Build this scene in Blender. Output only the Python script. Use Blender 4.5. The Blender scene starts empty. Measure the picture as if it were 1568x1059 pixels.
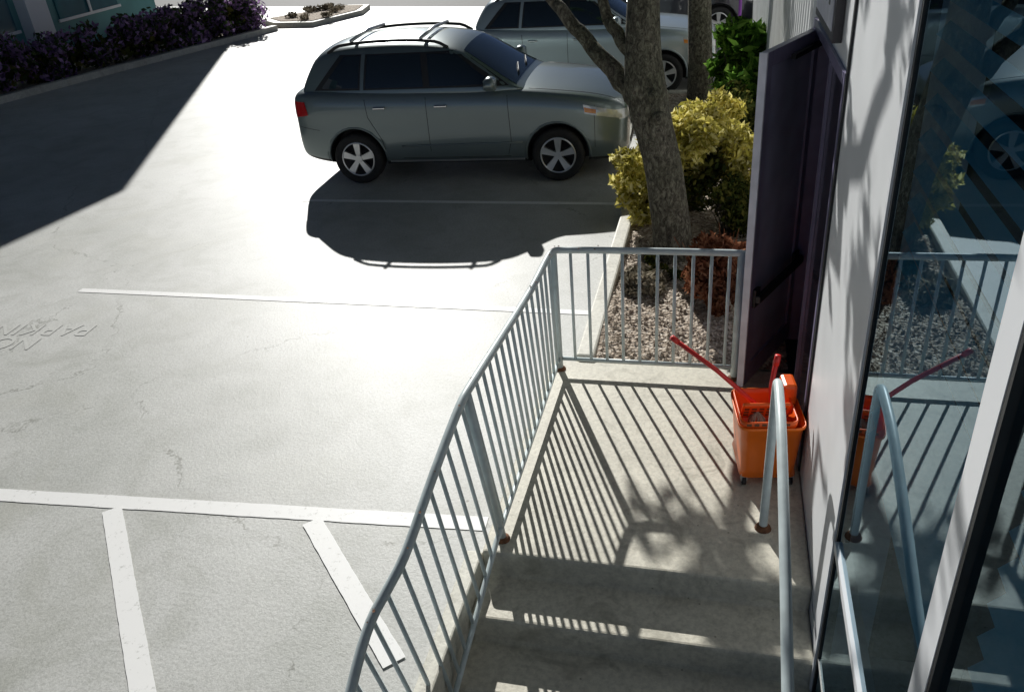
import bpy, bmesh, math, random
import numpy as np
from mathutils import Vector, Matrix
from mathutils.bvhtree import BVHTree
random.seed(4); rng=np.random.default_rng(7)
scn=bpy.context.scene
scn.view_settings.view_transform='Standard'; scn.view_settings.look='None'; scn.view_settings.exposure=0
col=scn.collection
GZ=-0.06      # parking lot level; landing is z=0
XW=1.744      # plane of the near building's wall
RI=.17; TR=.34

# ---------------------------------------------------------------- materials
def nt(name):
    m=bpy.data.materials.new(name); m.use_nodes=True
    t=m.node_tree; return m,t,t.nodes['Principled BSDF'],t.nodes['Material Output']
def add(t,typ,**kw):
    n=t.nodes.new(typ)
    for k,v in kw.items():
        if k in n.inputs.keys(): n.inputs[k].default_value=v
        else: setattr(n,k,v)
    return n
def ramp(t,src,stops):
    r=t.nodes.new('ShaderNodeValToRGB'); e=r.color_ramp.elements
    while len(e)<len(stops): e.new(0.5)
    for i,(p,c) in enumerate(stops):
        e[i].position=p; e[i].color=(c if len(c)==4 else (*c,1))
    t.links.new(src,r.inputs['Fac']); return r.outputs['Color']
def noise(t,scale,detail=2,rough=.6,vec=None,dist=0):
    n=add(t,'ShaderNodeTexNoise',Scale=scale,Detail=detail,Roughness=rough,Distortion=dist)
    if vec is None:
        tc=t.nodes.new('ShaderNodeTexCoord'); vec=tc.outputs['Object']
    t.links.new(vec,n.inputs['Vector']); return n.outputs['Fac']
def mixc(t,fac,a,b,mode='MIX'):
    n=t.nodes.new('ShaderNodeMix'); n.data_type='RGBA'; n.blend_type=mode
    for k,v in (('Factor',fac),('A',a),('B',b)):
        s=[i for i in n.inputs if i.name==k and (i.type=='RGBA' if k!='Factor' else i.type=='VALUE')][0]
        if hasattr(v,'is_output'): t.links.new(v,s)
        else: s.default_value=v if k=='Factor' else (*v,1)
    return [o for o in n.outputs if o.type=='RGBA'][0]
def bump(t,b,h,strength=.3,dist=.01):
    n=add(t,'ShaderNodeBump',Strength=strength,Distance=dist); t.links.new(h,n.inputs['Height']); t.links.new(n.outputs['Normal'],b.inputs['Normal'])
def M(name,c,rough=.6,metal=0,var=.15,scale=6,bs=0,bd=.004,coat=0,spec=.5,bscale=None):
    m,t,b,o=nt(name)
    if var>.05:
        f=noise(t,scale)
        lo=tuple(x*(1-var) for x in c); hi=tuple(min(1,x*(1+var)) for x in c)
        t.links.new(ramp(t,f,[(.3,lo),(.7,hi)]),b.inputs['Base Color'])
    else: b.inputs['Base Color'].default_value=(*c,1)
    b.inputs['Roughness'].default_value=rough; b.inputs['Metallic'].default_value=metal
    b.inputs['Coat Weight'].default_value=coat; b.inputs['Specular IOR Level'].default_value=spec
    b.inputs['Coat Roughness'].default_value=.05
    if bs: bump(t,b,noise(t,bscale or scale*8),bs,bd)
    return m
def leafmat(name,stops,trans=.45):
    m,t,b,o=nt(name); t.nodes.remove(b)
    g=t.nodes.new('ShaderNodeNewGeometry')
    c=ramp(t,g.outputs['Random Per Island'],stops)
    f=noise(t,2.2,1)
    c=mixc(t,1.0,c,ramp(t,f,[(.35,(.5,.5,.5)),(.62,(1,1,1))]),'MULTIPLY')
    df=t.nodes.new('ShaderNodeBsdfDiffuse'); t.links.new(c,df.inputs['Color'])
    tr=t.nodes.new('ShaderNodeBsdfTranslucent'); t.links.new(c,tr.inputs['Color'])
    mx=t.nodes.new('ShaderNodeMixShader'); mx.inputs[0].default_value=trans
    t.links.new(df.outputs[0],mx.inputs[1]); t.links.new(tr.outputs[0],mx.inputs[2]); t.links.new(mx.outputs[0],o.inputs['Surface'])
    return m
def lotmat():
    m,t,b,o=nt('lot_concrete')
    tc=t.nodes.new('ShaderNodeTexCoord'); V=tc.outputs['Object']
    big=noise(t,.38,4,.7,V); grit=noise(t,48,3,.85,V); mid=noise(t,1.7,4,.7,V,.8)
    c=ramp(t,big,[(.3,(.43,.44,.415)),(.5,(.52,.525,.505)),(.7,(.59,.595,.58))])
    c=mixc(t,1.,c,ramp(t,mid,[(.32,(.84,.845,.82)),(.52,(1,1,1)),(.75,(1.06,1.06,1.05))]),'MULTIPLY')
    c=mixc(t,1.,c,ramp(t,grit,[(.3,(.74,.74,.73)),(.6,(1.06,1.06,1.06))]),'MULTIPLY')
    nz=add(t,'ShaderNodeTexNoise',Scale=2.6,Detail=4,Roughness=.75); t.links.new(V,nz.inputs['Vector'])
    vm=t.nodes.new('ShaderNodeVectorMath'); vm.operation='MULTIPLY_ADD'; t.links.new(nz.outputs['Color'],vm.inputs[0]); vm.inputs[1].default_value=(.45,.45,.45); t.links.new(V,vm.inputs[2])
    vo=add(t,'ShaderNodeTexVoronoi',Scale=.26); vo.feature='DISTANCE_TO_EDGE'; t.links.new(vm.outputs[0],vo.inputs['Vector'])
    cr=ramp(t,vo.outputs['Distance'],[(0,(.52,.52,.49)),(.0022,(1,1,1))])
    c=mixc(t,ramp(t,mid,[(.46,(0,0,0)),(.56,(1,1,1))]),c,mixc(t,1.,c,cr,'MULTIPLY'))
    vs=add(t,'ShaderNodeTexVoronoi',Scale=1.3,Randomness=1.); t.links.new(V,vs.inputs['Vector'])
    c=mixc(t,1.,c,ramp(t,vs.outputs['Distance'],[(.012,(.3,.29,.25)),(.02,(1,1,1))]),'MULTIPLY')
    vq=add(t,'ShaderNodeTexVoronoi',Scale=3.7,Randomness=1.); t.links.new(vm.outputs[0],vq.inputs['Vector'])
    c=mixc(t,ramp(t,vq.outputs['Distance'],[(.02,(.5,.5,.5)),(.05,(0,0,0))]),c,(.76,.76,.74))
    c=mixc(t,ramp(t,noise(t,.6,2,.5,V,1.4),[(.56,(0,0,0)),(.78,(.35,.35,.35))]),c,(.33,.33,.26))
    t.links.new(c,b.inputs['Base Color']); b.inputs['Roughness'].default_value=.52; b.inputs['Specular IOR Level'].default_value=.42
    bump(t,b,grit,.3,.007)
    return m
def concrete(name,c,stain=.76):
    m,t,b,o=nt(name)
    tc=t.nodes.new('ShaderNodeTexCoord'); V=tc.outputs['Object']
    a=noise(t,1.6,4,.7,V); f=noise(t,30,3,.75,V)
    cc=ramp(t,a,[(.3,tuple(x*stain for x in c)),(.6,c)])
    cc=mixc(t,1.,cc,ramp(t,f,[(.25,(.74,.74,.73)),(.6,(1.06,1.06,1.05))]),'MULTIPLY')
    cc=mixc(t,ramp(t,noise(t,3.5,3,.7,V,1.5),[(.55,(0,0,0)),(.76,(.55,.55,.55))]),cc,(.24,.22,.16))
    vs=add(t,'ShaderNodeTexVoronoi',Scale=9); t.links.new(V,vs.inputs['Vector'])
    cc=mixc(t,1.,cc,ramp(t,vs.outputs['Distance'],[(.03,(.5,.5,.45)),(.07,(1,1,1))]),'MULTIPLY')
    t.links.new(cc,b.inputs['Base Color']); b.inputs['Roughness'].default_value=.55; b.inputs['Specular IOR Level'].default_value=.4
    bump(t,b,f,.3,.008); return m
def paintline(name='marking_paint',a=.30,bb=.42,c=(.86,.86,.85)):
    m,t,b,o=nt(name)
    f=noise(t,16,4,.85); 
    t.links.new(ramp(t,f,[(a,(.53,.535,.51)),(bb,c)]),b.inputs['Base Color']); b.inputs['Roughness'].default_value=.52; b.inputs['Specular IOR Level'].default_value=.42; return m
def glassmat(name,tint,ior=1.7):
    m,t,b,o=nt(name); t.nodes.remove(b)
    fr=add(t,'ShaderNodeFresnel',IOR=ior)
    gl=add(t,'ShaderNodeBsdfGlossy',Roughness=.006); gl.inputs['Color'].default_value=(.68,.88,1.,1)
    tr=t.nodes.new('ShaderNodeBsdfTransparent'); tr.inputs['Color'].default_value=(*tint,1)
    mx=t.nodes.new('ShaderNodeMixShader'); t.links.new(fr.outputs[0],mx.inputs[0]); t.links.new(tr.outputs[0],mx.inputs[1]); t.links.new(gl.outputs[0],mx.inputs[2])
    nn=noise(t,1.1,1); bp=add(t,'ShaderNodeBump',Strength=.06,Distance=.01); t.links.new(nn,bp.inputs['Height']); t.links.new(bp.outputs[0],gl.inputs['Normal'])
    t.links.new(mx.outputs[0],o.inputs['Surface']); return m
def gravelmat():
    m,t,b,o=nt('gravel_mulch')
    tc=t.nodes.new('ShaderNodeTexCoord')
    v=add(t,'ShaderNodeTexVoronoi',Scale=38); t.links.new(tc.outputs['Object'],v.inputs['Vector'])
    sp=t.nodes.new('ShaderNodeSeparateColor'); t.links.new(v.outputs['Color'],sp.inputs[0])
    c=ramp(t,sp.outputs[0],[(0,(.20,.15,.11)),(.4,(.42,.34,.26)),(.75,(.58,.49,.40)),(1,(.74,.66,.56))])
    t.links.new(c,b.inputs['Base Color']); b.inputs['Roughness'].default_value=.9
    bump(t,b,v.outputs['Distance'],.7,.02); return m
def barkmat():
    m,t,b,o=nt('bark')
    tc=t.nodes.new('ShaderNodeTexCoord'); mp=t.nodes.new('ShaderNodeMapping'); mp.inputs['Scale'].default_value=(11,11,6); t.links.new(tc.outputs['Object'],mp.inputs[0])
    f=noise(t,2.5,4,.8,mp.outputs[0],.8); g=noise(t,1.6,2)
    c=ramp(t,f,[(.35,(.04,.034,.026)),(.5,(.17,.15,.115)),(.64,(.40,.37,.29))])
    c=mixc(t,1.,c,ramp(t,g,[(.3,(.6,.66,.55)),(.7,(1,1,1))]),'MULTIPLY')
    t.links.new(c,b.inputs['Base Color']); b.inputs['Roughness'].default_value=.9; bump(t,b,f,1.,.06); return m

MT={}
MT['lot']=lotmat(); MT['line']=paintline()
MT['oldline']=paintline('worn_paint',.56,.80,(.74,.74,.73)); MT['strand']=M('mop_strand',(.35,.33,.28),.9)
MT['slab']=concrete('landing_concrete',(.70,.665,.56)); MT['kerb']=concrete('kerb_concrete',(.70,.68,.60))
MT['road']=M('road_asphalt',(.055,.055,.058),.8,scale=8,var=.3)
MT['gravel']=gravelmat(); MT['bark']=barkmat()
MT['rail']=M('rail_paint',(.56,.64,.65),.42,var=.12,scale=9,spec=.5)
MT['rust']=M('rust',(.18,.08,.038),.85,var=.4,scale=40)
MT['wall']=M('wall_white',(.86,.88,.90),.4,var=.06,scale=2.5,bs=.2,bscale=5)
MT['siding']=M('siding_grey',(.78,.80,.80),.5,var=.08,scale=3)
MT['frame']=M('frame_white',(.84,.86,.89),.4,var=.05)
MT['dark']=M('dark_gasket',(.015,.017,.02),.5,var=.0)
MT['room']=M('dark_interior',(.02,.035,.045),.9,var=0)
MT['blind']=M('blind_slat',(.25,.70,.92),.5,var=0)
MT['door']=M('door_paint',(.40,.40,.56),.18,var=.25,scale=2,spec=.8)
MT['doorf']=M('door_frame_purple',(.24,.22,.34),.3)
MT['doorglass']=M('door_glass_dark',(.05,.045,.065),.1,var=0,spec=.7)
MT['dooredge']=M('door_edge_grey',(.78,.78,.88),.4)
MT['orange']=M('bucket_orange',(.90,.17,.008),.36,var=.06,scale=5)
MT['red']=M('red_plastic',(.70,.035,.03),.38,var=.1)
MT['orange2']=M('wringer_orange',(.88,.12,.010),.38,var=.06)
MT['black']=M('black_plastic',(.02,.02,.022),.55,var=0)
MT['tyre']=M('tyre',(.022,.022,.022),.8,var=.2,scale=20)
MT['alloy']=M('alloy',(.7,.71,.72),.28,.8,var=.0)
MT['chrome']=M('chrome',(.7,.7,.7),.15,1,var=.0)
MT['teal']=M('teal_wall',(.12,.31,.32),.6,var=.1,scale=1)
MT['glassb']=M('window_blue',(.04,.14,.18),.08,var=.2,scale=.7)
MT['glass']=glassmat('window_glass',(.6,.85,.95))
MT['purple']=M('purple_sign',(.20,.04,.32),.5)
MT['sign']=M('sign_dark',(.05,.045,.05),.4)
MT['greenpost']=M('green_post',(.06,.16,.11),.5)
def paint(name,c,metal=.45,rough=.3): return M(name,c,rough,metal,var=.0,coat=.9)
MT['carglass']=M('car_glass',(.016,.024,.03),.03,var=0,spec=.9)
MT['lamp']=M('lamp_lens',(.6,.61,.61),.1,.3,var=.12,scale=18,coat=1)
MT['amber']=M('amber_lens',(.75,.25,.02),.2,coat=1,var=0); MT['redlens']=M('red_lens',(.5,.012,.012),.15,coat=1,var=0)
MT['yleaf']=leafmat('yellow_leaf',[(0,(.22,.21,.04)),(.25,(.54,.48,.09)),(.6,(.88,.78,.22)),(1,(.97,.90,.48))],.5)
MT['gleaf']=leafmat('green_leaf',[(0,(.03,.07,.015)),(.5,(.11,.26,.03)),(1,(.32,.54,.10))],.5)
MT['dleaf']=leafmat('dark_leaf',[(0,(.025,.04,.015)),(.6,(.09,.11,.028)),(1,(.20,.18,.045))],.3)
MT['rleaf']=leafmat('dry_leaf',[(0,(.10,.035,.018)),(.5,(.34,.13,.07)),(1,(.55,.27,.15))],.4)
MT['pleaf']=leafmat('purple_leaf',[(0,(.045,.085,.03)),(.35,(.11,.15,.06)),(.58,(.34,.19,.42)),(1,(.68,.46,.80))],.35)
MT['twig']=leafmat('dry_twigs',[(0,(.12,.10,.07)),(.5,(.30,.26,.19)),(1,(.55,.49,.38))],.2)

# ---------------------------------------------------------------- mesh helpers
def empty(name,loc=(0,0,0),rotz=0):
    e=bpy.data.objects.new(name,None); e.location=loc; e.rotation_euler=(0,0,rotz); col.objects.link(e); return e
def mesh(name,v,f,mat,parent=None,smooth=False,mats=None,mi=None):
    me=bpy.data.meshes.new(name); me.from_pydata([tuple(map(float,p)) for p in v],[],[tuple(map(int,x)) for x in f]); 
    for m in (mats or [mat]): me.materials.append(m)
    if mi is not None: me.polygons.foreach_set('material_index',mi)
    if smooth: me.polygons.foreach_set('use_smooth',[True]*len(me.polygons))
    me.update()
    o=bpy.data.objects.new(name,me); col.objects.link(o)
    if parent: o.parent=parent
    return o
def box(name,a,b,mat,parent=None,bev=0,rot=None,piv=None):
    (x0,y0,z0),(x1,y1,z1)=a,b
    v=[(x0,y0,z0),(x1,y0,z0),(x1,y1,z0),(x0,y1,z0),(x0,y0,z1),(x1,y0,z1),(x1,y1,z1),(x0,y1,z1)]
    f=[(0,3,2,1),(4,5,6,7),(0,1,5,4),(1,2,6,5),(2,3,7,6),(3,0,4,7)]
    if rot is not None:
        R=rot; p=Vector(piv or (0,0,0)); v=[tuple(R@(Vector(q)-p)+p) for q in v]
    o=mesh(name,v,f,mat,parent)
    if bev:
        md=o.modifiers.new('b','BEVEL'); md.width=bev; md.segments=2; md.limit_method='ANGLE'
    return o
def tubegeo(pts,r,n=10,closed=False,cap=True):
    pts=[Vector(p) for p in pts]; V=[];Fc=[]
    rs=r if hasattr(r,'__len__') else [r]*len(pts)
    up=None
    for i,p in enumerate(pts):
        if closed: d=(pts[(i+1)%len(pts)]-pts[i-1])
        else: d=(pts[min(i+1,len(pts)-1)]-pts[max(i-1,0)])
        d.normalize()
        if up is None:
            up=Vector((0,0,1)) if abs(d.z)<.9 else Vector((1,0,0))
        a=up-d*up.dot(d); a.normalize(); up=a; b=d.cross(a)
        for k in range(n):
            t=2*math.pi*k/n; V.append(p+(a*math.cos(t)+b*math.sin(t))*rs[i])
    m=len(pts); L=m if closed else m-1
    for i in range(L):
        j=(i+1)%m
        for k in range(n): Fc.append((i*n+k,i*n+(k+1)%n,j*n+(k+1)%n,j*n+k))
    if cap and not closed: Fc.append(tuple(range(n))[::-1]); Fc.append(tuple((m-1)*n+k for k in range(n)))
    return V,Fc
def join(parts):
    V=[];F=[]
    for v,f in parts:
        o=len(V); V+=list(v); F+=[tuple(i+o for i in x) for x in f]
    return V,F
def tube(name,pts,r,mat,parent=None,n=10,closed=False):
    v,f=tubegeo(pts,r,n,closed); return mesh(name,v,f,mat,parent,True)
def poly(name,pts,z,mat,parent=None):
    return mesh(name,[(x,y,z) for x,y in pts],[tuple(range(len(pts)))],mat,parent)
def slab(name,pts,z0,z1,mat,parent=None,bev=0):
    n=len(pts); v=[(x,y,z0) for x,y in pts]+[(x,y,z1) for x,y in pts]
    f=[tuple(range(n))[::-1],tuple(range(n,2*n))]+[(i,(i+1)%n,n+(i+1)%n,n+i) for i in range(n)]
    o=mesh(name,v,f,mat,parent)
    if bev: md=o.modifiers.new('b','BEVEL'); md.width=bev; md.segments=2
    return o
def lineseg(name,a,b,w,z=.004,mat=None):
    """painted stripe with slightly ragged edges"""
    a=Vector(a);b=Vector(b);d=(b-a).normalized(); n=Vector((-d.y,d.x))*w/2
    N=max(2,int((b-a).length/.03)); v=[];f=[]; e1=e2=1
    for i in range(N+1):
        p=a.lerp(b,i/N); e1=1+(e1-1)*.7+random.uniform(-.025,.025); e2=1+(e2-1)*.7+random.uniform(-.025,.025)
        v.append((*(p-n*e1),GZ+z)); v.append((*(p+n*e2),GZ+z))
    for i in range(N): f.append((2*i,2*i+2,2*i+3,2*i+1))
    return mesh(name,v,f,mat or MT['line'])

# ---------------------------------------------------------------- foliage
def leaves(name,clumps,n,size,mat,parent=None,flat=.5,elong=1.6,surf=.5):
    w=np.array([c[2] for c in clumps],float); w/=w.sum()
    idx=rng.choice(len(clumps),n,p=w)
    C=np.array([c[0] for c in clumps])[idx]; Rr=np.array([c[1] for c in clumps])[idx]
    d=rng.normal(size=(n,3)); d/=np.linalg.norm(d,axis=1)[:,None]
    rad=rng.random(n)**surf
    P=C+d*rad[:,None]*Rr
    nrm=d*flat+rng.normal(size=(n,3))*.6; nrm/=np.linalg.norm(nrm,axis=1)[:,None]
    a=np.cross(nrm,rng.normal(size=(n,3))); a/=np.linalg.norm(a,axis=1)[:,None]; b=np.cross(nrm,a)
    s=(size*(.6+.8*rng.random(n)))[:,None]
    A=a*s*elong*.5; B=b*s*.5
    V=np.stack([P-A,P-B*.8+A*.1,P+A,P+B*.8+A*.1],1).reshape(-1,3)
    F=np.arange(4*n).reshape(-1,4)
    me=bpy.data.meshes.new(name); me.vertices.add(4*n); me.vertices.foreach_set('co',V.ravel())
    me.loops.add(4*n); me.loops.foreach_set('vertex_index',F.ravel()); me.polygons.add(n)
    me.polygons.foreach_set('loop_start',np.arange(0,4*n,4)); me.polygons.foreach_set('loop_total',np.full(n,4))
    me.materials.append(mat); me.update(); me.validate()
    o=bpy.data.objects.new(name,me); col.objects.link(o)
    if parent: o.parent=parent
    return o
def rclumps(c,R,k,r,zmin=None):
    out=[]
    for i in range(k):
        d=rng.normal(size=3); d/=np.linalg.norm(d); q=np.array(c)+d*np.array(R)*(.55+.45*rng.random())
        if zmin is not None: q[2]=max(q[2],zmin)
        rr=r*(.6+.8*rng.random()); out.append((tuple(q),(rr,rr,rr*.8),rr**2))
    return out
def limb(p0,p1,r0,r1,k=7,wob=.05):
    p0=np.array(p0,float);p1=np.array(p1,float); pts=[];rs=[]
    for i in range(k+1):
        t=i/k; q=p0+(p1-p0)*t+(rng.normal(size=3)*wob*math.sin(math.pi*t)); pts.append(tuple(q)); rs.append(r0+(r1-r0)*t)
    return tubegeo(pts,rs,14)

# ---------------------------------------------------------------- ground
e=260; XL=-.115
gv=[];gf=[]
def gq(x0,y0,x1,y1):
    o=len(gv); gv.extend([(x0,y0,GZ),(x1,y0,GZ),(x1,y1,GZ),(x0,y1,GZ)]); gf.append((o,o+1,o+2,o+3))
gq(-e,-e,XL,e); gq(XL,-2.0,1.74,e); gq(XL,-e,1.74,-9); gq(1.74,-e,e,e)
mesh('ground',gv,gf,MT['lot'])
poly('road',[(-60,40.5),(-17,25.6),(-6.5,21.9),(2,19.0),(60,19.0),(60,44),(-60,44)],GZ+.004,MT['road'])
lineseg('parking_line',(-4.2,3.93),(.10,3.86),.085)
lineseg('parking_line',(-5.5,1.15),(.13,1.07),.085)
lineseg('parking_line',(-4.2,6.75),(.10,6.7),.085)
lineseg('parking_line',(-4.2,9.6),(.10,9.5),.085)
lineseg('parking_line',(-9.0,-2.29),(-.15,-1.76),.125)
for a,b in [((-2.72,-1.99),(-.9,-4.0)),((-1.28,-1.90),(-.36,-2.84)),((-4.4,-2.10),(-1.75,-5.2)),((-6,-2.2),(-3,-5.7))]:
    lineseg('hatch_line',a,b,.125,.008)
cu=bpy.data.curves.new('lt','FONT'); cu.body='NO\nPARKING'; cu.size=.32; cu.align_x='CENTER'; cu.space_line=.85
to=bpy.data.objects.new('tmp',cu); col.objects.link(to); bpy.context.view_layer.update()
me=bpy.data.meshes.new_from_object(to.evaluated_get(bpy.context.evaluated_depsgraph_get())); bpy.data.objects.remove(to)
me.materials.clear(); me.materials.append(MT['oldline']); lo=bpy.data.objects.new('pavement_lettering',me); lo.location=(-5.35,.12,GZ+.004); lo.rotation_euler=(0,0,math.radians(184)); col.objects.link(lo)

# planter along the wall
slab('planter_kerb',[(.10,.16),(.25,.16),(.25,9.2),(.10,9.2)],GZ-.05,GZ+.10,MT['kerb'],bev=.02)
slab('planter_kerb',[(.25,9.05),(1.2,9.05),(1.2,9.2),(.25,9.2)],GZ-.05,GZ+.098,MT['kerb'],bev=.02)
slab('planter_kerb',[(1.05,9.2),(1.2,9.2),(1.2,24),(1.05,24)],GZ-.05,GZ+.10,MT['kerb'],bev=.02)
nx,ny=50,280; v=[];f=[]
xs=np.linspace(.25,1.74,nx); ys=np.linspace(.16,9.05,ny)
for j,y in enumerate(ys):
    for i,x in enumerate(xs):
        v.append((x,y,GZ+.05+.012*rng.random()+.03*math.sin(x*3+1)*math.sin(y*2.1)))
for j in range(ny-1):
    for i in range(nx-1):
        a=j*nx+i; f.append((a,a+1,a+nx+1,a+nx))
mesh('gravel_bed',v,f,MT['gravel'])
poly('gravel_bed',[(1.2,9.05),(1.74,9.05),(1.74,24),(1.2,24)],GZ+.07,MT['gravel'])
st=[];
ico=[(0,0,1),(.9,0,.2),(.2,.9,.1),(-.8,.3,.2),(-.3,-.9,.1),(.6,-.6,0),(0,0,-.8)]
icf=[(0,1,2),(0,2,3),(0,3,4),(0,4,5),(0,5,1),(6,2,1),(6,3,2),(6,4,3),(6,5,4),(6,1,5)]
for i in range(2200):
    x=.27+1.45*rng.random(); y=.2+2.6*rng.random()**1.2; s=.008+.016*rng.random()**2; a=rng.random()*6.3; c,s_=math.cos(a),math.sin(a)
    st.append(([(x+s*(p[0]*c-p[1]*s_),y+s*(p[0]*s_+p[1]*c),GZ+.065+s*p[2]*.7+.03*math.sin(x*3+1)*math.sin(y*2.1)) for p in ico],icf))
v,f=join(st); mesh('gravel_stones',v,f,MT['gravel'])

# landing & stairs
prof=[(.14,0)]; y=-2.05; z=0; prof.append((y,0))
for i in range(9):
    z-=RI; prof.append((y,z)); y-=TR; prof.append((y,z))
prof+= [(y,-2.2),(.14,-2.2)]
def ext(prof,x0,x1,skew=0):
    n=len(prof); v=[(x0,p[0],p[1]) for p in prof]+[(x1,p[0]+skew,p[1]) for p in prof]
    f=[tuple(range(n)),tuple(range(n,2*n))[::-1]]+[(i,n+i,n+(i+1)%n,(i+1)%n) for i in range(n)]
    return v,f
v,f=ext(prof,-.10,1.742)
st=mesh('concrete_stairs',v,f,MT['slab'])
md=st.modifiers.new('b','BEVEL'); md.width=.022; md.segments=3; md.limit_method='ANGLE'
v,f=ext([(-2.02,GZ+.03),(-9,GZ+.03),(-9,-2.4),(-2.02,-2.4)],-.20,-.101); rw=mesh('retaining_wall',v,f,MT['kerb']); md=rw.modifiers.new('b','BEVEL'); md.width=.012; md.segments=2

# ---------------------------------------------------------------- railing (left/front)
rail=empty('metal_railing')
def zs(y): return 0 if y>-2.05 else -(RI/TR)*(-2.05-y)
H=1.03
top=[(1.335,.0,H),(.75,.0,H+.004),(.05,0,H),(0.0,-.03,H),(-.02,-.12,H-.01),(-.035,-.50,H-.03),(-.055,-.62,H-.055),(-.07,-1.0,H-.04),(-.11,-1.88,H+.005),(-.125,-2.02,H-.015),(-.165,-2.45,H-.18),(-.20,-2.80,.68),(-.25,-2.93,.60),(-.30,-3.09,.53),(-.305,-3.35,.39),(-.29,-3.9,.10),(-.27,-4.8,-.36)]
def smooth(pts,it=1):
    for _ in range(it):
        q=[pts[0]]
        for a,b in zip(pts[:-1],pts[1:]):
            a=Vector(a);b=Vector(b); q+= [tuple(a*.75+b*.25),tuple(a*.25+b*.75)]
        q.append(pts[-1]); pts=q
    return pts
tp=smooth(top,2)
tube('top_rail',tp,.0245,MT['rail'],rail,12)
def topat(y):
    for a,b in zip(tp[:-1],tp[1:]):
        if a[0]<.04 and min(a[1],b[1])<=y<=max(a[1],b[1]) and a[1]!=b[1]:
            t=(y-a[1])/(b[1]-a[1]); return Vector(a).lerp(Vector(b),t)
    return Vector((0,y,H))
parts=[]
def bar(a,b,r=.0118,n=8): parts.append(tubegeo([a,b],r,n))
for i in range(1,11):
    x=.126*i; bar((x,0,.10),(x+.004*random.uniform(-1,1),0,H))
def botx(y): return -.0 if y>-2.0 else max(-.07,-.0-.1*(-2.0-y))
y=-.115
while y>-4.6:
    t=topat(y); b=(botx(y)+random.uniform(-.003,.003),y+random.uniform(-.006,.006),zs(y)+.09); bar(b,t); y-=.118
v,f=join(parts); mesh('balusters',v,f,MT['rail'],rail,True)
tube('front_bottom_rail',[(0,0,.10),(1.335,0,.10)],.016,MT['rail'],rail)
tube('side_bottom_rail',[(0,0,.10),(0,-1.9,.09),(0,-2.05,.09),(botx(-2.8),-2.8,zs(-2.8)+.09),(-.07,-4.6,zs(-4.6)+.09)],.016,MT['rail'],rail)
for nm,(a,b) in {'corner_post':((0,0,0),(0,-.01,H)),'end_post':((1.335,0,0),(1.335,0,H+.015)),'stair_post':((0,-1.93,0),tuple(topat(-1.93))),'lower_post':((-.06,-4.0,zs(-4.0)),tuple(topat(-4.0)))}.items():
    tube(nm,[a,b],.026,MT['rail'],rail,12)
    tube(nm+'_rust_collar',[(a[0],a[1],a[2]-.005),(a[0],a[1],a[2]+.012),(a[0],a[1],a[2]+.022)],[.05,.042,.028],MT['rust'],rail,14)
pk=[]
for i in range(40):
    t=tp[random.randrange(8,len(tp)-4)]; q=Vector(t)+Vector((random.uniform(-.010,.014),random.uniform(-.05,.05),.0225)); s=.003+.005*random.random()
    pk.append(([q+Vector((s*1.2,0,-.004)),q+Vector((0,s*1.8,.0)),q+Vector((-s,0,.0)),q+Vector((0,-s*1.5,0))],[(0,1,2,3)]))
v,f=join(pk); mesh('paint_chips',v,f,MT['rust'],rail)
hr=empty('wall_handrail')
hp=smooth([(1.50,-1.62,0),(1.50,-1.61,.45),(1.50,-1.60,.97),(1.50,-1.64,1.035),(1.50,-1.74,1.045),(1.50,-2.1,1.02),(1.50,-3.3,.60),(1.50,-4.6,.0)],2)
tube('rail_pipe',hp,.0245,MT['rail'],hr,14)
tube('lower_post',[(1.5,-3.9,zs(-3.9)),(1.5,-3.9,.30)],.022,MT['rail'],hr)
tube('rust_collar',[(1.5,-1.62,-.003),(1.5,-1.62,.015),(1.5,-1.62,.03)],[.05,.042,.026],MT['rust'],hr,14)

# ---------------------------------------------------------------- near building
bl=empty('commercial_building')
B=lambda n,a,b,m,bev=0: box(n,a,b,MT[m],bl,bev)
B('wall_panel',(XW,-2.43,-2.2),(XW+.22,-1.02,5.2),'wall')
B('door_header',(XW,-1.018,2.44),(XW+.22,.70,5.2),'wall')
B('panel_edge_trim',(XW-.012,-1.06,0.0),(XW-.001,-1.022,5.2),'dark')
B('panel_corner_trim',(XW-.012,-2.425,-2.0),(XW-.001,-2.392,5.2),'frame')
ysl=[]; y=.70
while y<14:
    for dy,dx in ((0,0),(.03,-.03),(.09,-.03),(.12,0)): ysl.append((y+dy,XW+dx))
    y+=.2
v=[];f=[]
for (yy,xx) in ysl: v+= [(xx,yy,GZ),(xx,yy,5.2)]
for i in range(len(ysl)-1): f.append((2*i,2*i+2,2*i+3,2*i+1))
mesh('corrugated_siding',v,f,MT['siding'],bl)
B('siding_end',(XW+.01,.72,GZ),(XW+.2,14.0,5.19),'siding')
B('interior_back',(5.5,-12,-2.2),(5.6,14,5.2),'room'); B('interior_floor',(XW+.22,-12,-1.6),(5.5,14,-1.5),'room'); B('roof',(XW-.05,-12.1,5.201),(14,14.1,5.5),'wall')
B('floor_door',(XW+.0,-1.01,-.10),(5.4,.69,-.004),'room')
B('partition',(XW+.25,-2.40,-1.5),(5.5,-2.30,5.2),'room')
B('sill_beam',(XW-.012,-3.715,.680),(XW+.05,-2.46,.725),'frame')
B('sill_beam_far',(XW-.012,-7.0,.680),(XW+.05,-3.85,.725),'frame')
B('mullion',(XW-.018,-3.825,-2.2),(XW+.05,-3.717,5.2),'frame')
B('mullion_edge',(XW-.016,-3.845,-2.2),(XW+.05,-3.827,5.2),'dark')
B('window_jamb_dark',(XW-.004,-2.455,-2.2),(XW+.05,-2.432,5.2),'dark')
B('wall_behind_camera',(XW,-12,-2.2),(XW+.2,-7.0,5.2),'wall')
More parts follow.
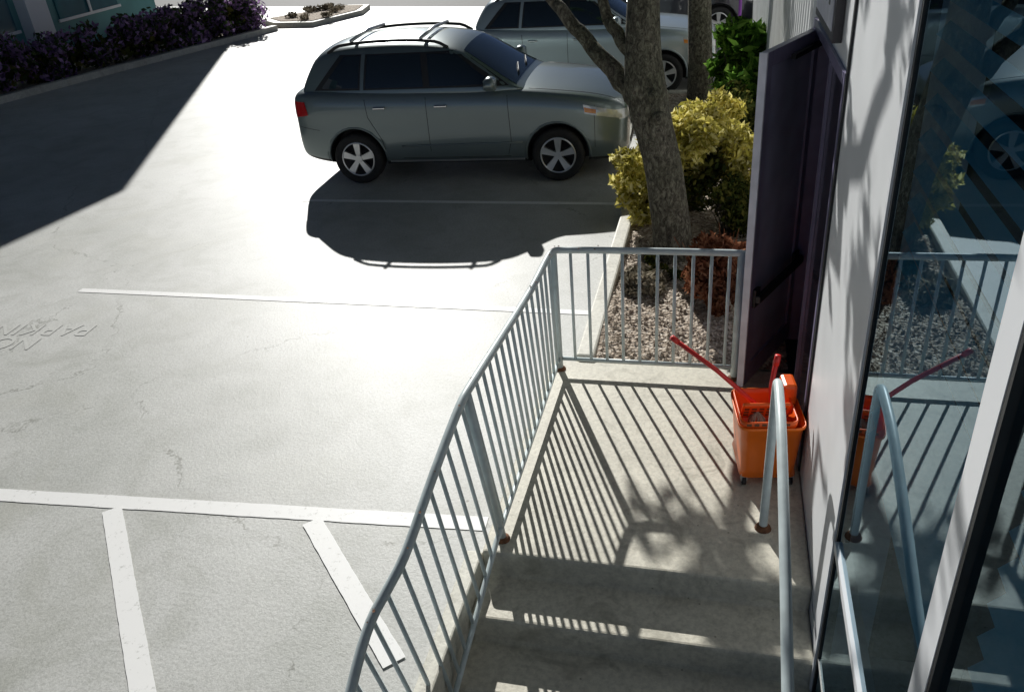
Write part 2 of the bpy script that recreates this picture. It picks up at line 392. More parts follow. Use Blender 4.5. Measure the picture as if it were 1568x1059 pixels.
for nm,y0,y1,z0,z1 in (('pane_upper',-3.715,-2.457,.727,5.2),('pane_lower',-3.715,-2.457,-2.2,.678),('pane_upper_near',-6.99,-3.847,.727,5.2),('pane_lower_near',-6.99,-3.847,-2.2,.678)):
    mesh(nm,[(XW+.004,y0,z0),(XW+.004,y1,z0),(XW+.004,y1,z1),(XW+.004,y0,z1)],[(0,3,2,1)],MT['glass'],bl)
parts=[]
z=1.35
while z<5.1:
    a=math.radians(50)
    for (ya,yb) in ((-3.70,-2.47),(-6.9,-3.87)):
        dx=.026*math.cos(a);dz=.026*math.sin(a)
        parts.append(([(XW+.06-dx,ya,z-dz),(XW+.06-dx,yb,z-dz),(XW+.06+dx,yb,z+dz),(XW+.06+dx,ya,z+dz)],[(0,1,2,3)]))
    z+=.11
v,f=join(parts); mesh('window_blinds',v,f,MT['blind'],bl)
B('door_jamb_far',(XW-.02,.64,0),(XW+.12,.698,2.44),'doorf'); B('door_jamb_near',(XW-.015,-1.018,0),(XW+.12,-.97,2.44),'doorf'); B('door_head',(XW-.018,-.968,2.38),(XW+.12,.638,2.44),'doorf')
B('closed_leaf',(XW+.02,-.966,.01),(XW+.07,-.19,2.375),'doorglass'); B('leaf_stile',(XW+.0,-.24,.01),(XW+.019,-.19,2.375),'doorf'); B('leaf_stile_near',(XW+.0,-.966,.01),(XW+.019,-.90,2.375),'doorf')
B('sign_plate',(XW-.05,-.66,2.52),(XW-.003,.34,3.25),'sign'); B('sign_face',(XW-.056,-.60,2.57),(XW-.051,.28,3.20),'dooredge')
for i,(y0,y1) in enumerate(((-.45,-.40),(-.28,-.12),(-.02,.14))): B('sign_glyph_%d'%i,(XW-.059,y0,2.68),(XW-.0565,y1,2.95),'sign')
fe=Vector((1.385,-.12,0)); hg=Vector((XW,.65,0)); d=(hg-fe); Ld=d.length; ang=math.atan2(d.y,d.x)
dr=empty('open_door',fe,ang)
def D(n,a,b,m,bev=0): return box(n,a,b,MT[m],dr,bev)
D('leaf_panel',(.075,-.008,.16),(Ld-.075,.008,2.29),'door')
D('stile_free',(.0,-.024,.02),(.075,.024,2.385),'doorf',.003); D('stile_hinge',(Ld-.075,-.024,.02),(Ld,.024,2.385),'doorf',.003)
D('rail_top',(.076,-.0235,2.29),(Ld-.076,.0235,2.384),'doorf',.003); D('rail_bottom',(.076,-.0235,.021),(Ld-.076,.0235,.18),'doorf',.003)
D('edge_strip',(-.018,-.025,.02),(-.0005,.025,2.385),'dooredge')
D('push_bar',(.03,-.085,.70),(Ld-.02,-.045,.76),'black',.01); D('bar_mount_1',(.03,-.05,.66),(.11,-.0245,.80),'black',.005); D('bar_mount_2',(Ld-.12,-.05,.66),(Ld-.03,-.0245,.80),'black',.005)
D('closer_arm',(.35,-.06,2.28),(Ld,-.03,2.31),'black')
pb=empty('purple_sign_post'); box('panel',(1.35,12.0,1.2),(1.50,12.05,3.2),MT['purple'],pb); tube('pole',[(1.42,12.08,GZ),(1.42,12.08,3.25)],.03,MT['purple'],pb)

# ---------------------------------------------------------------- mop bucket
mb=empty('mop_bucket',(1.51,-1.05,0),math.radians(8))
def loftbox(name,rings,mat,parent,closed_bottom=True,thick=0,top=False):
    v=[];f=[]
    for (cx,cy,wx,wy,z,r) in rings:
        for (sx,sy) in ((1,1),(-1,1),(-1,-1),(1,-1)):
            for k in range(5):
                t=math.pi/2*(k/4)+{(1,1):0,(-1,1):math.pi/2,(-1,-1):math.pi,(1,-1):1.5*math.pi}[(sx,sy)]
                v.append((cx+sx*(wx-r)+r*math.cos(t),cy+sy*(wy-r)+r*math.sin(t),z))
    n=20
    for i in range(len(rings)-1):
        for k in range(n): f.append((i*n+k,i*n+(k+1)%n,(i+1)*n+(k+1)%n,(i+1)*n+k))
    if closed_bottom: f.append(tuple(range(n))[::-1])
    if top: f.append(tuple((len(rings)-1)*n+k for k in range(n)))
    o=mesh(name,v,f,mat,parent,True)
    if thick: md=o.modifiers.new('s','SOLIDIFY'); md.thickness=thick; md.offset=-1
    return o
loftbox('tub',[(0,0,.160,.185,.07,.05),(0,0,.170,.195,.075,.05),(0,0,.162,.187,.12,.05),(0,0,.172,.198,.25,.055),(0,0,.186,.212,.44,.06),(0,0,.198,.224,.445,.065),(0,0,.198,.224,.465,.065)],MT['orange'],mb,thick=.006)
# wringer: a perforated wedge resting inside the tub, only its top edge and sloped press show
loftbox('wringer_body',[(-.02,-.02,.12,.13,.30,.03),(-.02,-.02,.165,.185,.46,.04),(-.02,-.02,.168,.188,.50,.04)],MT['orange2'],mb,thick=.008)
box('press_plate',(-.16,-.02,.40),(.12,.006,.56),MT['orange2'],mb,.008,Matrix.Rotation(math.radians(28),3,'X'),(0,0,.42))
wr=[]; Rm=Matrix.Rotation(math.radians(28),3,'X'); pv=Vector((0,0,.42))
for i in range(6):
    for j in range(3):
        x=-.148+i*.044; z=.44+j*.036
        wr.append(([tuple(Rm@(Vector(q)-pv)+pv) for q in ((x,-.0225,z),(x+.028,-.0225,z),(x+.028,-.0225,z+.02),(x,-.0225,z+.02))],[(0,1,2,3)]))
for i in range(6):
    x=-.155+i*.044
    wr.append(([(x,-.2085,.474),(x+.028,-.2085,.474),(x+.028,-.2092,.492),(x,-.2092,.492)],[(0,1,2,3)]))
v,f=join(wr); mesh('wringer_slots',v,f,MT['rust'],mb)
box('splash_guard',(.10,.05,.44),(.185,.205,.585),MT['orange2'],mb,.02)
tube('lever',[(.03,.02,.46),(.02,.04,.60),(.04,.06,.74)],[.017,.015,.016],MT['red'],mb)
tube('lever_grip',[(.04,.06,.735),(.05,.065,.80)],.020,MT['red'],mb)
for i,(x,y) in enumerate(((-.14,-.16),(.14,-.16),(-.14,.16),(.14,.16))):
    tube('caster_%d'%i,[(x-.012,y,.032),(x+.012,y,.032)],.032,MT['black'],mb,16); box('caster_fork_%d'%i,(x-.02,y-.015,.03),(x+.02,y+.015,.085),MT['alloy'],mb,.003)
mop=empty('mop'); tube('handle',[(.925,-1.01,.905),(1.20,-1.03,.70),(1.45,-1.09,.50)],.0145,MT['red'],mop,12)
tube('grip',[(.918,-1.009,.911),(.96,-1.012,.878)],.0175,MT['red'],mop,12)
pp=[]
for i in range(36):
    a=rng.random()*6.28; r=.02+.03*rng.random(); pp.append(tubegeo([(1.45,-1.10,.47),(1.45+r*math.cos(a),-1.10+r*math.sin(a),.42),(1.45+r*1.2*math.cos(a),-1.10+r*1.2*math.sin(a),.37)],.006,5))
v,f=join(pp); mesh('mop_strands',v,f,MT['strand'],mop,True)

# ---------------------------------------------------------------- vehicles
WR=.345
def wheel(parent,x,yc,sgn,idx=0):
    w=.12; r=WR; q=r/.37
    def rev(prof,name,mats,mi=None):
        n=40;v=[];f=[];k=len(prof);ml=[]
        for a in range(n):
            t=2*math.pi*a/n
            for (rr,yy) in prof: v.append((x+rr*math.cos(t),yc+sgn*yy,r+rr*math.sin(t)))
        for a in range(n):
            for j in range(k-1): f.append((a*k+j,a*k+j+1,((a+1)%n)*k+j+1,((a+1)%n)*k+j)); ml.append(0 if (mi is None or j<mi) else 1)
        mesh(name,v,f,None,parent,True,mats,ml)
    rev([(.245*q,-w*.8),(.30*q,-w),(r-.03,-w),(r-.006,-w*.8),(r,-w*.4),(r,w*.4),(r-.006,w*.8),(r-.03,w),(.30*q,w),(.252*q,w*.85)],'tyre_%d'%idx,[MT['tyre']])
    rev([(.252*q,w*.86),(.245*q,w*.93),(.228*q,w*.90),(.222*q,w*.3),(.0,w*.25)],'rim_%d'%idx,[MT['alloy'],MT['black']],2)
    pp=[]
    for s in range(5):
        t=2*math.pi*s/5+.3
        def P(rr,off,yy): return (x+q*(rr*math.cos(t)-off*math.sin(t)),yc+sgn*yy,r+q*(rr*math.sin(t)+off*math.cos(t)))
        v=[P(.03,-.028,w*.80),P(.03,.028,w*.80),P(.236,.052,w*.90),P(.236,-.052,w*.90),P(.03,-.03,w*.5),P(.03,.03,w*.5),P(.236,.056,w*.5),P(.236,-.056,w*.5),P(.13,0,w*.84)]
        pp.append((v,[(0,1,8),(1,2,8),(2,3,8),(3,0,8),(0,4,5,1),(1,5,6,2),(2,6,7,3),(3,7,4,0)]))
    pp.append(tubegeo([(x,yc+sgn*w*.4,r),(x,yc+sgn*w*.88,r)],.052,20))
    v,f=join(pp); mesh('spokes_%d'%idx,v,f,MT['alloy'],parent)

def suv(name,loc,rotz,pmat,S=(1,1,1),wb=2.75):
    """local: x forward, front axle at x=0, centre y=0"""
    car=empty(name,loc,rotz); sx,sy,sz=S
    st=[(.90,.52,.33,.66,.74),(.885,.76,.26,.78,.85),(.83,.87,.22,.88,.95),(.63,.93,.21,.96,1.03),(.35,.965,.21,1.02,1.095),(0,.98,.21,1.07,1.14),(-.45,.985,.21,1.12,1.19),(-1.2,.985,.21,1.145,1.21),(-2.2,.985,.21,1.165,1.225),(-2.75,.985,.21,1.18,1.24),(-3.15,.975,.23,1.19,1.25),(-3.42,.955,.28,1.19,1.25),(-3.57,.91,.33,1.17,1.23),(-3.63,.79,.38,1.08,1.14)]
    def ring(w,zl,zsd,zt):
        h=[(0,zl),(w*.80,zl),(w*.965,zl+.06),(w*1.0,zl+(zsd-zl)*.35),(w*.98,zl+(zsd-zl)*.60),(w*.985,zl+(zsd-zl)*.80),(w*.96,zsd),(w*.885,zt),(w*.45,zt+.02),(0,zt+.03)]
        return h+[(-a,b) for a,b in h[-2:0:-1]]
    def loft(nm,sts,mat,lev=2):
        v=[];f=[];n=len(sts[0][1])
        for x,rg in sts:
            for (yy,zz) in rg: v.append((x*sx,yy*sy,zz*sz))
        for i in range(len(sts)-1):
            for k in range(n): f.append((i*n+k,(i+1)*n+k,(i+1)*n+(k+1)%n,i*n+(k+1)%n))
        f.append(tuple(range(n))); f.append(tuple((len(sts)-1)*n+k for k in range(n))[::-1])
        o=mesh(nm,v,f,mat,None,True)
        md=o.modifiers.new('s','SUBSURF'); md.levels=lev; md.render_levels=lev
        return o
    body=loft('body_shell',[(x,ring(w,zl,a,b)) for x,w,zl,a,b in st],pmat)
    T=[(-.36,1.17),(-.48,1.20),(-.80,1.42),(-1.14,1.64),(-1.32,1.72),(-1.75,1.785),(-2.35,1.80),(-2.85,1.78),(-3.14,1.73),(-3.27,1.65),(-3.40,1.44),(-3.50,1.22)]
    gs=[]
    for x,t in T:
        Bw=.915-.10*max(0,(-x<.9)*(0.9+x)/.6)-.07*max(0,(-2.7-x)/.6)
        ye=max(Bw-(t-1.16)*.27,.4); zb=min(1.18,t-.01)
        h=[(0,1.0),(Bw,1.0),(Bw,zb),((Bw*.55+ye*.45)+.012,zb+(t-.10-zb)*.5 if t>1.30 else zb+.003),(ye,t-.10 if t>1.30 else zb+.006),(ye*.89,t-.028 if t>1.30 else t),(ye*.45,t+.006),(0,t+.014)]
        gs.append((x,h+[(-a,b) for a,b in h[-2:0:-1]]))
    gh=loft('roof_shell',gs,pmat)
    cut=[]
    R=.40
    for wx in (0,-wb):
        for s in (-1,1): cut.append(tubegeo([(wx,s*.62*sy,WR+.01),(wx,s*1.2*sy,WR+.01)],R,48))
    cv,cf=join(cut); co=mesh('cut',cv,cf,MT['black'])
    bo=body.modifiers.new('bo','BOOLEAN'); bo.object=co; bo.operation='DIFFERENCE'; bo.solver='EXACT'
    bpy.context.view_layer.update(); dg=bpy.context.evaluated_depsgraph_get()
    nm=bpy.data.meshes.new_from_object(body.evaluated_get(dg)); ng=bpy.data.meshes.new_from_object(gh.evaluated_get(dg))
    body.modifiers.clear(); gh.modifiers.clear(); body.data=nm; gh.data=ng
    if MT['black'].name not in [m.name for m in nm.materials if m]: nm.materials.append(MT['black'])
    bi=[m.name if m else '' for m in nm.materials].index(MT['black'].name)
    for p in nm.polygons:
        c=p.center; n=p.normal
        inarch=any(abs(math.hypot(c.x-wx,c.z-WR-.01)-R)<.02 and abs(c.y)<1.0 and abs(n.y)<.5 for wx in (0,-wb)) and abs(c.y)>.6*sy
        if inarch or (abs(c.y)<.64*sy and abs(n.y)>.9 and c.z<.85*sz and -wb-.5<c.x<.5) or (n.z<-.6): p.material_index=bi
        elif c.z<.27*sz: p.material_index=bi
    bpy.data.objects.remove(co)
    body.parent=car; gh.parent=car
    def bvh(o):
        return BVHTree.FromPolygons([v.co for v in o.data.vertices],[tuple(p.vertices) for p in o.data.polygons])
    bb=bvh(body); bg=bvh(gh)
    def proj(tr,p,d,off):
        h=tr.ray_cast(Vector(p),Vector(d))
        if h[0] is None: h=tr.find_nearest(Vector(p)+Vector(d)*1.2)
        return h[0]-Vector(d)*off
    def sidepatch(nm,q,mat,tr,s,off=.006,n=10,m=6):
        v=[];f=[]
        for j in range(m+1):
            for i in range(n+1):
                u=i/n;w=j/m
                x=(q[0][0]*(1-u)+q[1][0]*u)*(1-w)+(q[3][0]*(1-u)+q[2][0]*u)*w
                z=(q[0][1]*(1-u)+q[1][1]*u)*(1-w)+(q[3][1]*(1-u)+q[2][1]*u)*w
                v.append(proj(tr,(x*sx,s*3,z*sz),(0,-s,0),off))
        for j in range(m):
            for i in range(n): a=j*(n+1)+i; f.append((a,a+1,a+n+2,a+n+1))
        return mesh(nm,v,f,mat,car,True)
    def genpatch(nm,q,mat,tr,d,off=.006,n=12,m=8):
        v=[];f=[];q=[Vector(a) for a in q]
        for j in range(m+1):
            for i in range(n+1):
                u=i/n;w=j/m
                p=(q[0]*(1-u)+q[1]*u)*(1-w)+(q[3]*(1-u)+q[2]*u)*w
                p=Vector((p.x*sx,p.y*sy,p.z*sz)); v.append(proj(tr,p,d,off))
        for j in range(m):
            for i in range(n): a=j*(n+1)+i; f.append((a,a+1,a+n+2,a+n+1))
        return mesh(nm,v,f,mat,car,True)
    def seam(pts,s,r=.004):
        P=[]
        for a,b in zip(pts[:-1],pts[1:]):
            for k in range(8):
                t=k/8; P.append(proj(bb,((a[0]+(b[0]-a[0])*t)*sx,s*3,(a[1]+(b[1]-a[1])*t)*sz),(0,-s,0),0.0))
        return tubegeo(P,r,5)
    for s in (-1,1):
        sidepatch('window_surround',[(-3.26,1.245),(-.60,1.225),(-1.24,1.655),(-2.86,1.665)],MT['black'],bg,s,.004,30,8)
        sidepatch('window_front',[(-1.63,1.255),(-.80,1.255),(-1.28,1.615),(-1.66,1.635)],MT['carglass'],bg,s,.009)
        sidepatch('window_rear',[(-2.52,1.26),(-1.72,1.255),(-1.75,1.64),(-2.47,1.65)],MT['carglass'],bg,s,.009)
        sidepatch('window_quarter',[(-3.15,1.27),(-2.62,1.265),(-2.57,1.645),(-2.80,1.645)],MT['carglass'],bg,s,.009)
        sidepatch('pillar_c',[(-2.595,1.24),(-2.545,1.24),(-2.495,1.665),(-2.55,1.665)],pmat,bg,s,.012,3,6)
        g=[seam([(-.62,1.12),(-.60,.55),(-.66,.34)],s),seam([(-1.70,1.13),(-1.70,.34)],s),seam([(-2.54,1.13),(-2.52,.90),(-2.36,.60),(-2.32,.34)],s),seam([(-.62,.345),(-2.32,.345)],s),seam([(.48,.96),(.48,.36)],s,.003),seam([(-3.55,.80),(-3.20,.74)],s,.003)]
        v,f=join(g); mesh('door_seams',v,f,MT['black'],car,True)
        g=[seam([(-.45,.53),(-2.33,.51)],s,.014)]; v,f=join(g); mesh('side_moulding',v,f,pmat,car,True)
        sidepatch('running_board',[(-2.30,.285),(-.44,.285),(-.44,.32),(-2.30,.32)],MT['alloy'],bb,s,.02,20,2)
        for k,wx in enumerate((0,-wb)):
            P=[]
            for a in range(-8,189,7):
                t=math.radians(a); q=proj(bb,(wx+(R+.018)*math.cos(t),s*3,WR+.01+(R+.018)*math.sin(t)),(0,-s,0),-.004)
                if q.z>.24: P.append(q)
            tube('arch_lip_%d'%k,P,.013,pmat,car,8)
        for i,hx in enumerate((-1.50,-2.34)):
            p=proj(bb,(hx*sx,s*3,1.02*sz),(0,-s,0),.0)
            box('handle_%d'%i,(p.x-.085,min(p.y,p.y+s*.035),p.z-.016),(p.x+.085,max(p.y,p.y+s*.035),p.z+.016),MT['chrome'],car,.01)
        loftbox('mirror',[(-.80*sx,s*1.0*sy,.05,.07,1.20*sz,.04),(-.80*sx,s*1.04*sy,.075,.12,1.24*sz,.05),(-.80*sx,s*1.04*sy,.07,.115,1.34*sz,.05),(-.80*sx,s*1.04*sy,.03,.05,1.375*sz,.02)],pmat,car,top=True)
        sidepatch('headlamp_side',[(.36,.86),(.82,.77),(.82,.86),(.34,.97)],MT['lamp'],bb,s,.006)
        sidepatch('marker_lamp',[(.36,.88),(.50,.855),(.50,.905),(.35,.94)],MT['amber'],bb,s,.010,4,3)
        genpatch('headlamp',[(2,s*.86,.76),(2,s*.42,.76),(2,s*.42,.85),(2,s*.86,.88)],MT['lamp'],bb,(-1,0,0))
        sidepatch('tail_lamp',[(-3.57,.92),(-3.37,.95),(-3.40,1.12),(-3.57,1.13)],MT['redlens'],bb,s,.008)
        genpatch('tail_lamp_rear',[(-5,s*.86,.92),(-5,s*.55,.92),(-5,s*.55,1.08),(-5,s*.86,1.10)],MT['redlens'],bb,(1,0,0))
        P=[]
        for k in range(13):
            x=-1.40-1.65*k/12; q=proj(bg,(x*sx,s*.66*sy,3),(0,0,-1),0); P.append((q.x,q.y,q.z+(.055 if 0<k<12 else .0)))
        tube('roof_rail',smooth(P),.021,MT['black'],car,8)
        P=[proj(bb,((-.36+1.14*k/10)*sx,s*(.80-.10*(k/10)**2)*sy,3),(0,0,-1),0) for k in range(11)]
        tube('hood_seam',P,.004,MT['black'],car,5)
    for i,x in enumerate((-1.75,-2.70)):
        q=proj(bg,(x*sx,0,3),(0,0,-1),0); tube('cross_bar_%d'%i,[(x*sx,-.66*sy,q.z+.025),(x*sx,0,q.z+.06),(x*sx,.66*sy,q.z+.025)],.022,MT['alloy'],car,8)
    genpatch('windshield',[(-.52,-.77,3),(-.52,.77,3),(-1.20,.64,3),(-1.20,-.64,3)],MT['carglass'],bg,(0,0,-1),.006,14,12)
    genpatch('rear_window',[(-5,-.70,1.28),(-5,.70,1.28),(-5,.60,1.60),(-5,-.60,1.60)],MT['carglass'],bg,(1,0,0))
    genpatch('grille',[(2,-.36,.54),(2,.36,.54),(2,.30,.77),(2,-.30,.77)],MT['black'],bb,(-1,0,0),.008)
    genpatch('grille_bar',[(2,-.30,.64),(2,.30,.64),(2,.30,.67),(2,-.30,.67)],MT['chrome'],bb,(-1,0,0),.014)
    genpatch('lower_intake',[(2,-.55,.34),(2,.55,.34),(2,.50,.43),(2,-.50,.43)],MT['black'],bb,(-1,0,0),.008)
    for i,y0 in enumerate((-.45,.1)):
        P=[proj(bg,((-.54-.10*t)*sx,(y0+.45*t)*sy,3),(0,0,-1),-.0)+Vector((0,0,.02)) for t in (0,.5,1)]
        tube('wiper_%d'%i,P,.008,MT['black'],car,6)
    i=0
    for wx in (0,-wb):
        for s in (-1,1): wheel(car,wx,s*(.985*sy-.12),s,i); i+=1
    return car
pa=paint('paint_sage_grey',(.19,.235,.235)); pb_=paint('paint_silverblue',(.44,.52,.55)); pc=paint('paint_dark',(.02,.022,.03)); pd=paint('paint_white',(.7,.7,.7),.0)
suv('parked_suv',(-.90,5.66,GZ),.034,pa)
suv('parked_suv',(.14,10.15,GZ),.0,pb_,(.97,.94,.97),wb=2.66)
suv('parked_suv',(1.0,15.2,GZ),.0,pc,(1,.98,.98))
suv('parked_suv',(2.2,18.6,GZ),.0,pd,(1,.98,1.0))

# ---------------------------------------------------------------- trees
tr=empty('street_tree')
parts=[]
tk=[(.75,2.25,GZ-.02),(.75,2.25,.10),(.70,2.25,.5),(.634,2.25,.95),(.53,2.25,1.35),(.46,2.25,1.69),(.44,2.26,2.0),(.445,2.27,2.4),(.46,2.3,2.9),(.45,2.4,3.8),(.40,2.4,5.2)]
parts.append(tubegeo(smooth(tk,1),list(np.interp(np.linspace(0,1,2*len(tk)),[0,.08,.2,.35,.5,.58,.7,1],[.24,.205,.185,.175,.19,.165,.14,.06])),22))
parts.append(limb((.44,2.25,1.52),(-.04,2.4,2.01),.105,.07,wob=.015)); parts.append(limb((-.04,2.4,2.01),(-.38,2.5,2.39),.07,.055,wob=.01)); parts.append(limb((-.38,2.5,2.39),(-1.1,3.3,3.3),.055,.035)); parts.append(limb((-1.1,3.3,3.3),(-2.1,5.2,4.4),.035,.012))
parts.append(limb((.42,2.25,1.85),(.12,2.35,2.25),.075,.05,wob=.01)); parts.append(limb((.12,2.35,2.25),(-.4,2.8,3.6),.05,.02))
parts.append(limb((.45,2.30,2.5),(1.1,2.6,4.3),.09,.04)); parts.append(limb((.45,2.3,2.9),(.2,1.4,4.8),.08,.03)); parts.append(limb((.45,2.4,4.0),(.9,3.4,5.6),.06,.02))
parts.append(tubegeo([(.60,2.12,1.42),(.60,2.03,1.45),(.60,1.98,1.47)],[.07,.05,.02],10)); parts.append(tubegeo([(.55,2.1,1.62),(.55,2.04,1.66)],[.07,.03],10))
v,f=join(parts); to=mesh('trunk_and_limbs',v,f,MT['bark'],tr,True)
cl=rclumps((.5,2.5,5.3),(1.9,2.0,1.3),28,.40)+[((-2.05,5.35,4.30),(.40,.40,.26),.09),((-1.6,4.9,4.25),(.24,.25,.18),.03)]
leaves('crown',cl,3400,.11,MT['gleaf'],tr)
t2=empty('street_tree'); parts=[tubegeo(smooth([(.80,8.70,GZ),(.79,8.70,.4),(.74,8.70,1.5),(.66,8.75,3),(.64,8.9,5)],1),list(np.linspace(.23,.13,10)),18),limb((.69,8.75,2.6),(.2,9.2,5),.12,.05),limb((.69,8.75,2.9),(1.5,9.2,5.2),.12,.05)]
v,f=join(parts); mesh('trunk_and_limbs',v,f,MT['bark'],t2,True)
leaves('crown',rclumps((.8,9.2,6.4),(2.2,2.2,1.4),30,.55),3000,.16,MT['gleaf'],t2)

def stems(name,c,r,h,n,mat,parent,th=.006):
    pp=[]
    for i in range(n):
        a=rng.random()*6.28; q=rng.random()
        pp.append(tubegeo([(c[0]+.05*math.cos(a),c[1]+.05*math.sin(a),c[2]),(c[0]+r*.5*q*math.cos(a),c[1]+r*.5*q*math.sin(a),c[2]+h*.5),(c[0]+r*q*math.cos(a+.2),c[1]+r*q*math.sin(a+.2),c[2]+h*(.6+.4*rng.random()))],[th*1.6,th,th*.4],5))
    v,f=join(pp); mesh(name,v,f,mat,parent,True)
s1=empty('golden_shrub')
cl=rclumps((.90,3.60,.78),(.62,.78,.45),46,.17,.12)+rclumps((.36,3.15,.48),(.30,.45,.42),20,.13,.06)
leaves('foliage',cl,18000,.040,MT['yleaf'],s1,surf=.42,elong=2.2)
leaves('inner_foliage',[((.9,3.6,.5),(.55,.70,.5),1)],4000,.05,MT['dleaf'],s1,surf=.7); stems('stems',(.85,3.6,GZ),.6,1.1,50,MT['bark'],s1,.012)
s2=empty('dark_shrub'); leaves('foliage',rclumps((1.34,2.75,.33),(.28,.45,.26),18,.15,.05),5000,.038,MT['dleaf'],s2); stems('stems',(1.3,2.8,GZ),.35,.6,30,MT['bark'],s2)
s3=empty('dry_red_shrub'); leaves('foliage',rclumps((1.18,1.20,.33),(.26,.44,.28),24,.12,.04),6000,.033,MT['rleaf'],s3,elong=2.2); stems('stems',(1.18,1.15,GZ),.38,.75,50,MT['rleaf'],s3)
s4=empty('green_shrub'); leaves('foliage',rclumps((1.42,7.4,.75),(.36,.9,.55),26,.22,.1),5000,.09,MT['gleaf'],s4,elong=2.4); stems('stems',(1.4,7.4,GZ),.4,1.1,24,MT['bark'],s4,.01)
s5=empty('green_shrub'); leaves('foliage',rclumps((1.2,5.9,.4),(.45,.5,.35),18,.2,.05),3000,.05,MT['dleaf'],s5,elong=2.); stems('stems',(1.2,5.9,GZ),.4,.6,24,MT['bark'],s5,.01)
s6=empty('dry_ground_cover'); leaves('foliage',rclumps((.52,1.5,.04),(.26,.32,.05),18,.08,.0),3000,.028,MT['twig'],s6,elong=2.6)
leaves('foliage_2',rclumps((.75,2.0,.03),(.35,.3,.04),12,.08,.0),1500,.028,MT['dleaf'],s6,elong=2.6)

# ---------------------------------------------------------------- far left: kerb, hedge, building
kp=[(-15.6,6.0),(-14.80,10.04),(-14.1,13.0),(-13.3,16.0),(-12.65,18.3),(-12.45,19.0)]
def strip(name,pts,w,z0,z1,mat,side=1):
    a=[Vector(p) for p in pts]; nrm=[]
    for i in range(len(a)):
        d=(a[min(i+1,len(a)-1)]-a[max(i-1,0)]).normalized(); nrm.append(Vector((-d.y,d.x))*side)
    out=[tuple(p) for p in a]+[tuple(p+n*w) for p,n in zip(a[::-1],nrm[::-1])]
    return slab(name,out,z0,z1,mat)
strip('hedge_kerb',kp,.22,GZ-.05,GZ+.15,MT['kerb'])
strip('hedge_bed',[(x-.22,y) for x,y in kp],4.5,GZ-.05,GZ+.09,MT['gravel'])
h1=empty('hedge'); cl=[]
for i in range(190):
    t=rng.random(); x=np.interp(t,np.linspace(0,1,6),[p[0] for p in kp]); y=np.interp(t,np.linspace(0,1,6),[p[1] for p in kp])
    r=.20+.22*rng.random(); cl.append(((x-.85+rng.normal()*.25,y,.15+.85*rng.random()),(r,r,r*.8),r*r))
leaves('foliage',cl,18000,.095,MT['pleaf'],h1,elong=1.6)
core=[((np.interp(t,np.linspace(0,1,6),[p[0] for p in kp])-.9,np.interp(t,np.linspace(0,1,6),[p[1] for p in kp]),.42),(.42,.6,.42),1) for t in np.linspace(.02,.98,24)]
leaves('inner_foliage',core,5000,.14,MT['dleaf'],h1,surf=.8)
tb=empty('teal_building')
fa=Vector((-17.0,5.0)); fb=Vector((-18.9,22.2)); fd=(fb-fa).normalized(); fn=Vector((fd.y,-fd.x)); FL=(fb-fa).length
def FB(nm,u0,u1,d0,d1,z0,z1,mat):
    p=[fa+fd*u0+fn*d0,fa+fd*u1+fn*d0,fa+fd*u1+fn*d1,fa+fd*u0+fn*d1]
    slab(nm,[tuple(q) for q in p],z0,z1,MT[mat],tb)
FB('wall',-18,FL,-10,0,GZ,8.0,'teal')
u=-16; k=0
while u<FL-3:
    FB('column_%d'%k,u,u+.9,.002,.35,GZ,7.9,'frame')
    if u+1.6<FL-1.5:
        for z0,z1 in ((.9,2.9),(4.2,6.6)):
            FB('window_%d_%d'%(k,int(z0)),u+1.7,min(u+4.9,FL-.6),.003,.05,z0,z1,'glassb')
            FB('frame_%d_%d'%(k,int(z0)),u+1.6,min(u+5.0,FL-.5),.051,.09,z0-.08,z0,'frame')
            FB('frame_t%d_%d'%(k,int(z0)),u+1.6,min(u+5.0,FL-.5),.051,.09,(z0+z1)/2-.04,(z0+z1)/2+.04,'frame')
            FB('frame_v%d_%d'%(k,int(z0)),u+3.2,u+3.3,.092,.12,z0,z1,'frame')
    u+=5.2; k+=1
slab('shadow_slab',[(-13.47,18.33),(-18.9,30.5),(-30,30.5),(-36,-20),(-18.2,-20)],8.1,8.45,MT['frame'],tb)  # added out-of-view overhang, outlined so its shadow edges fall across the lot
isl=[(-13.9,20.6),(-12.9,19.6),(-11.4,19.3),(-10.6,21.5),(-10.9,22.9),(-11.8,23.1)]
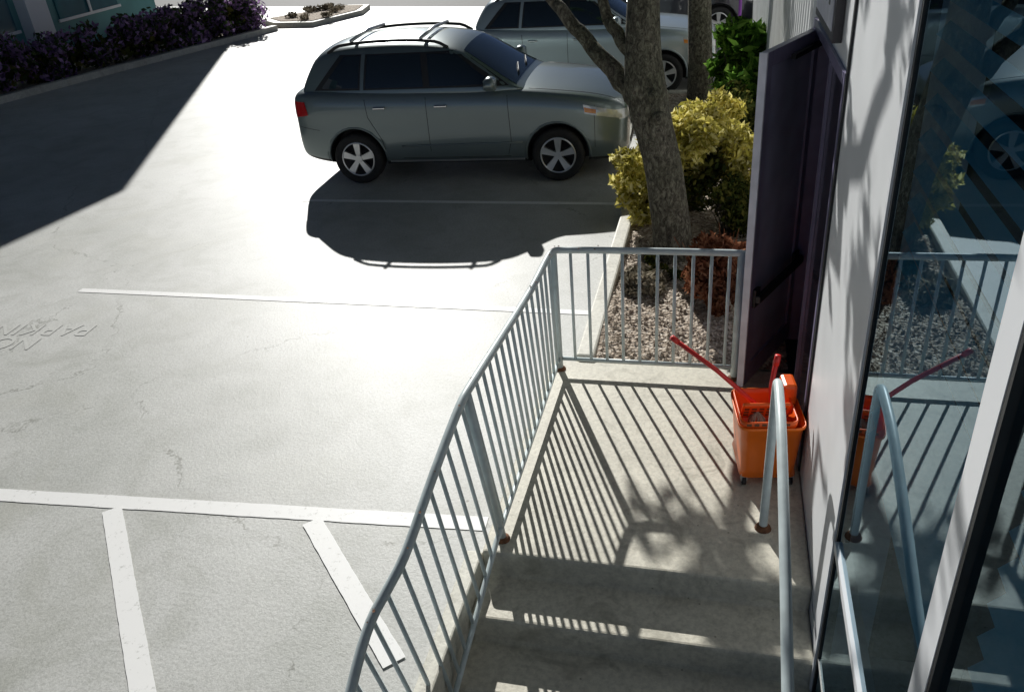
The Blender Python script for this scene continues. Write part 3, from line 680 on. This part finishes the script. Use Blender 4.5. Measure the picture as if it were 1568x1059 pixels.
slab('island_kerb',isl,GZ-.05,GZ+.15,MT['kerb'],bev=.03)
cx=sum(p[0] for p in isl)/6; cy=sum(p[1] for p in isl)/6
slab('island_bed',[(cx+(x-cx)*.84,cy+(y-cy)*.88) for x,y in isl],GZ,GZ+.17,MT['gravel'])
s7=empty('island_plants'); leaves('foliage',[((cx+random.uniform(-.9,.9),cy+random.uniform(-1.4,1.4),.18),(.22,.22,.10),1) for _ in range(12)],1200,.06,MT['twig'],s7)
tube('green_post',[(-15.6,21.0,GZ),(-15.6,21.0,2.4),(-15.6,21.0,2.5)],[.32,.32,.28],MT['greenpost'],None,20)
box('far_building',(-70,60,GZ),(60,72,7),MT['siding'])

# ---------------------------------------------------------------- light, camera
sd=Vector((-.73,1.65,1.0)).normalized(); el=math.asin(sd.z); az=math.atan2(sd.x,sd.y)
w=bpy.data.worlds.new('World'); scn.world=w; w.use_nodes=True
bg=w.node_tree.nodes['Background']; sk=w.node_tree.nodes.new('ShaderNodeTexSky'); sk.sky_type='NISHITA'; sk.sun_disc=False
sk.sun_elevation=el; sk.sun_rotation=az; sk.air_density=.22; sk.dust_density=.02; sk.altitude=1500; sk.ozone_density=1.
w.node_tree.links.new(sk.outputs[0],bg.inputs[0]); bg.inputs[1].default_value=.05
su=bpy.data.lights.new('sun','SUN'); su.energy=5.; su.angle=math.radians(.5); su.color=(1,.985,.94)
so=bpy.data.objects.new('sun',su); so.rotation_euler=(-sd).to_track_quat('-Z','Y').to_euler(); col.objects.link(so)
cam=bpy.data.cameras.new('camera'); cam.sensor_width=36; cam.lens=1232.23/1568*36; cam.clip_end=1000; cam.clip_start=.05
co=bpy.data.objects.new('camera',cam); col.objects.link(co); scn.camera=co
R=Vector((0.97014837,0.22882935,-0.08030739));U=Vector((-0.04698231,0.50221846,0.86346354));F=Vector((-0.23791765,0.83391472,-0.49797735))
m=Matrix(((R.x,U.x,-F.x,1.1457),(R.y,U.y,-F.y,-5.3542),(R.z,U.z,-F.z,3.3880),(0,0,0,1))); co.matrix_world=m
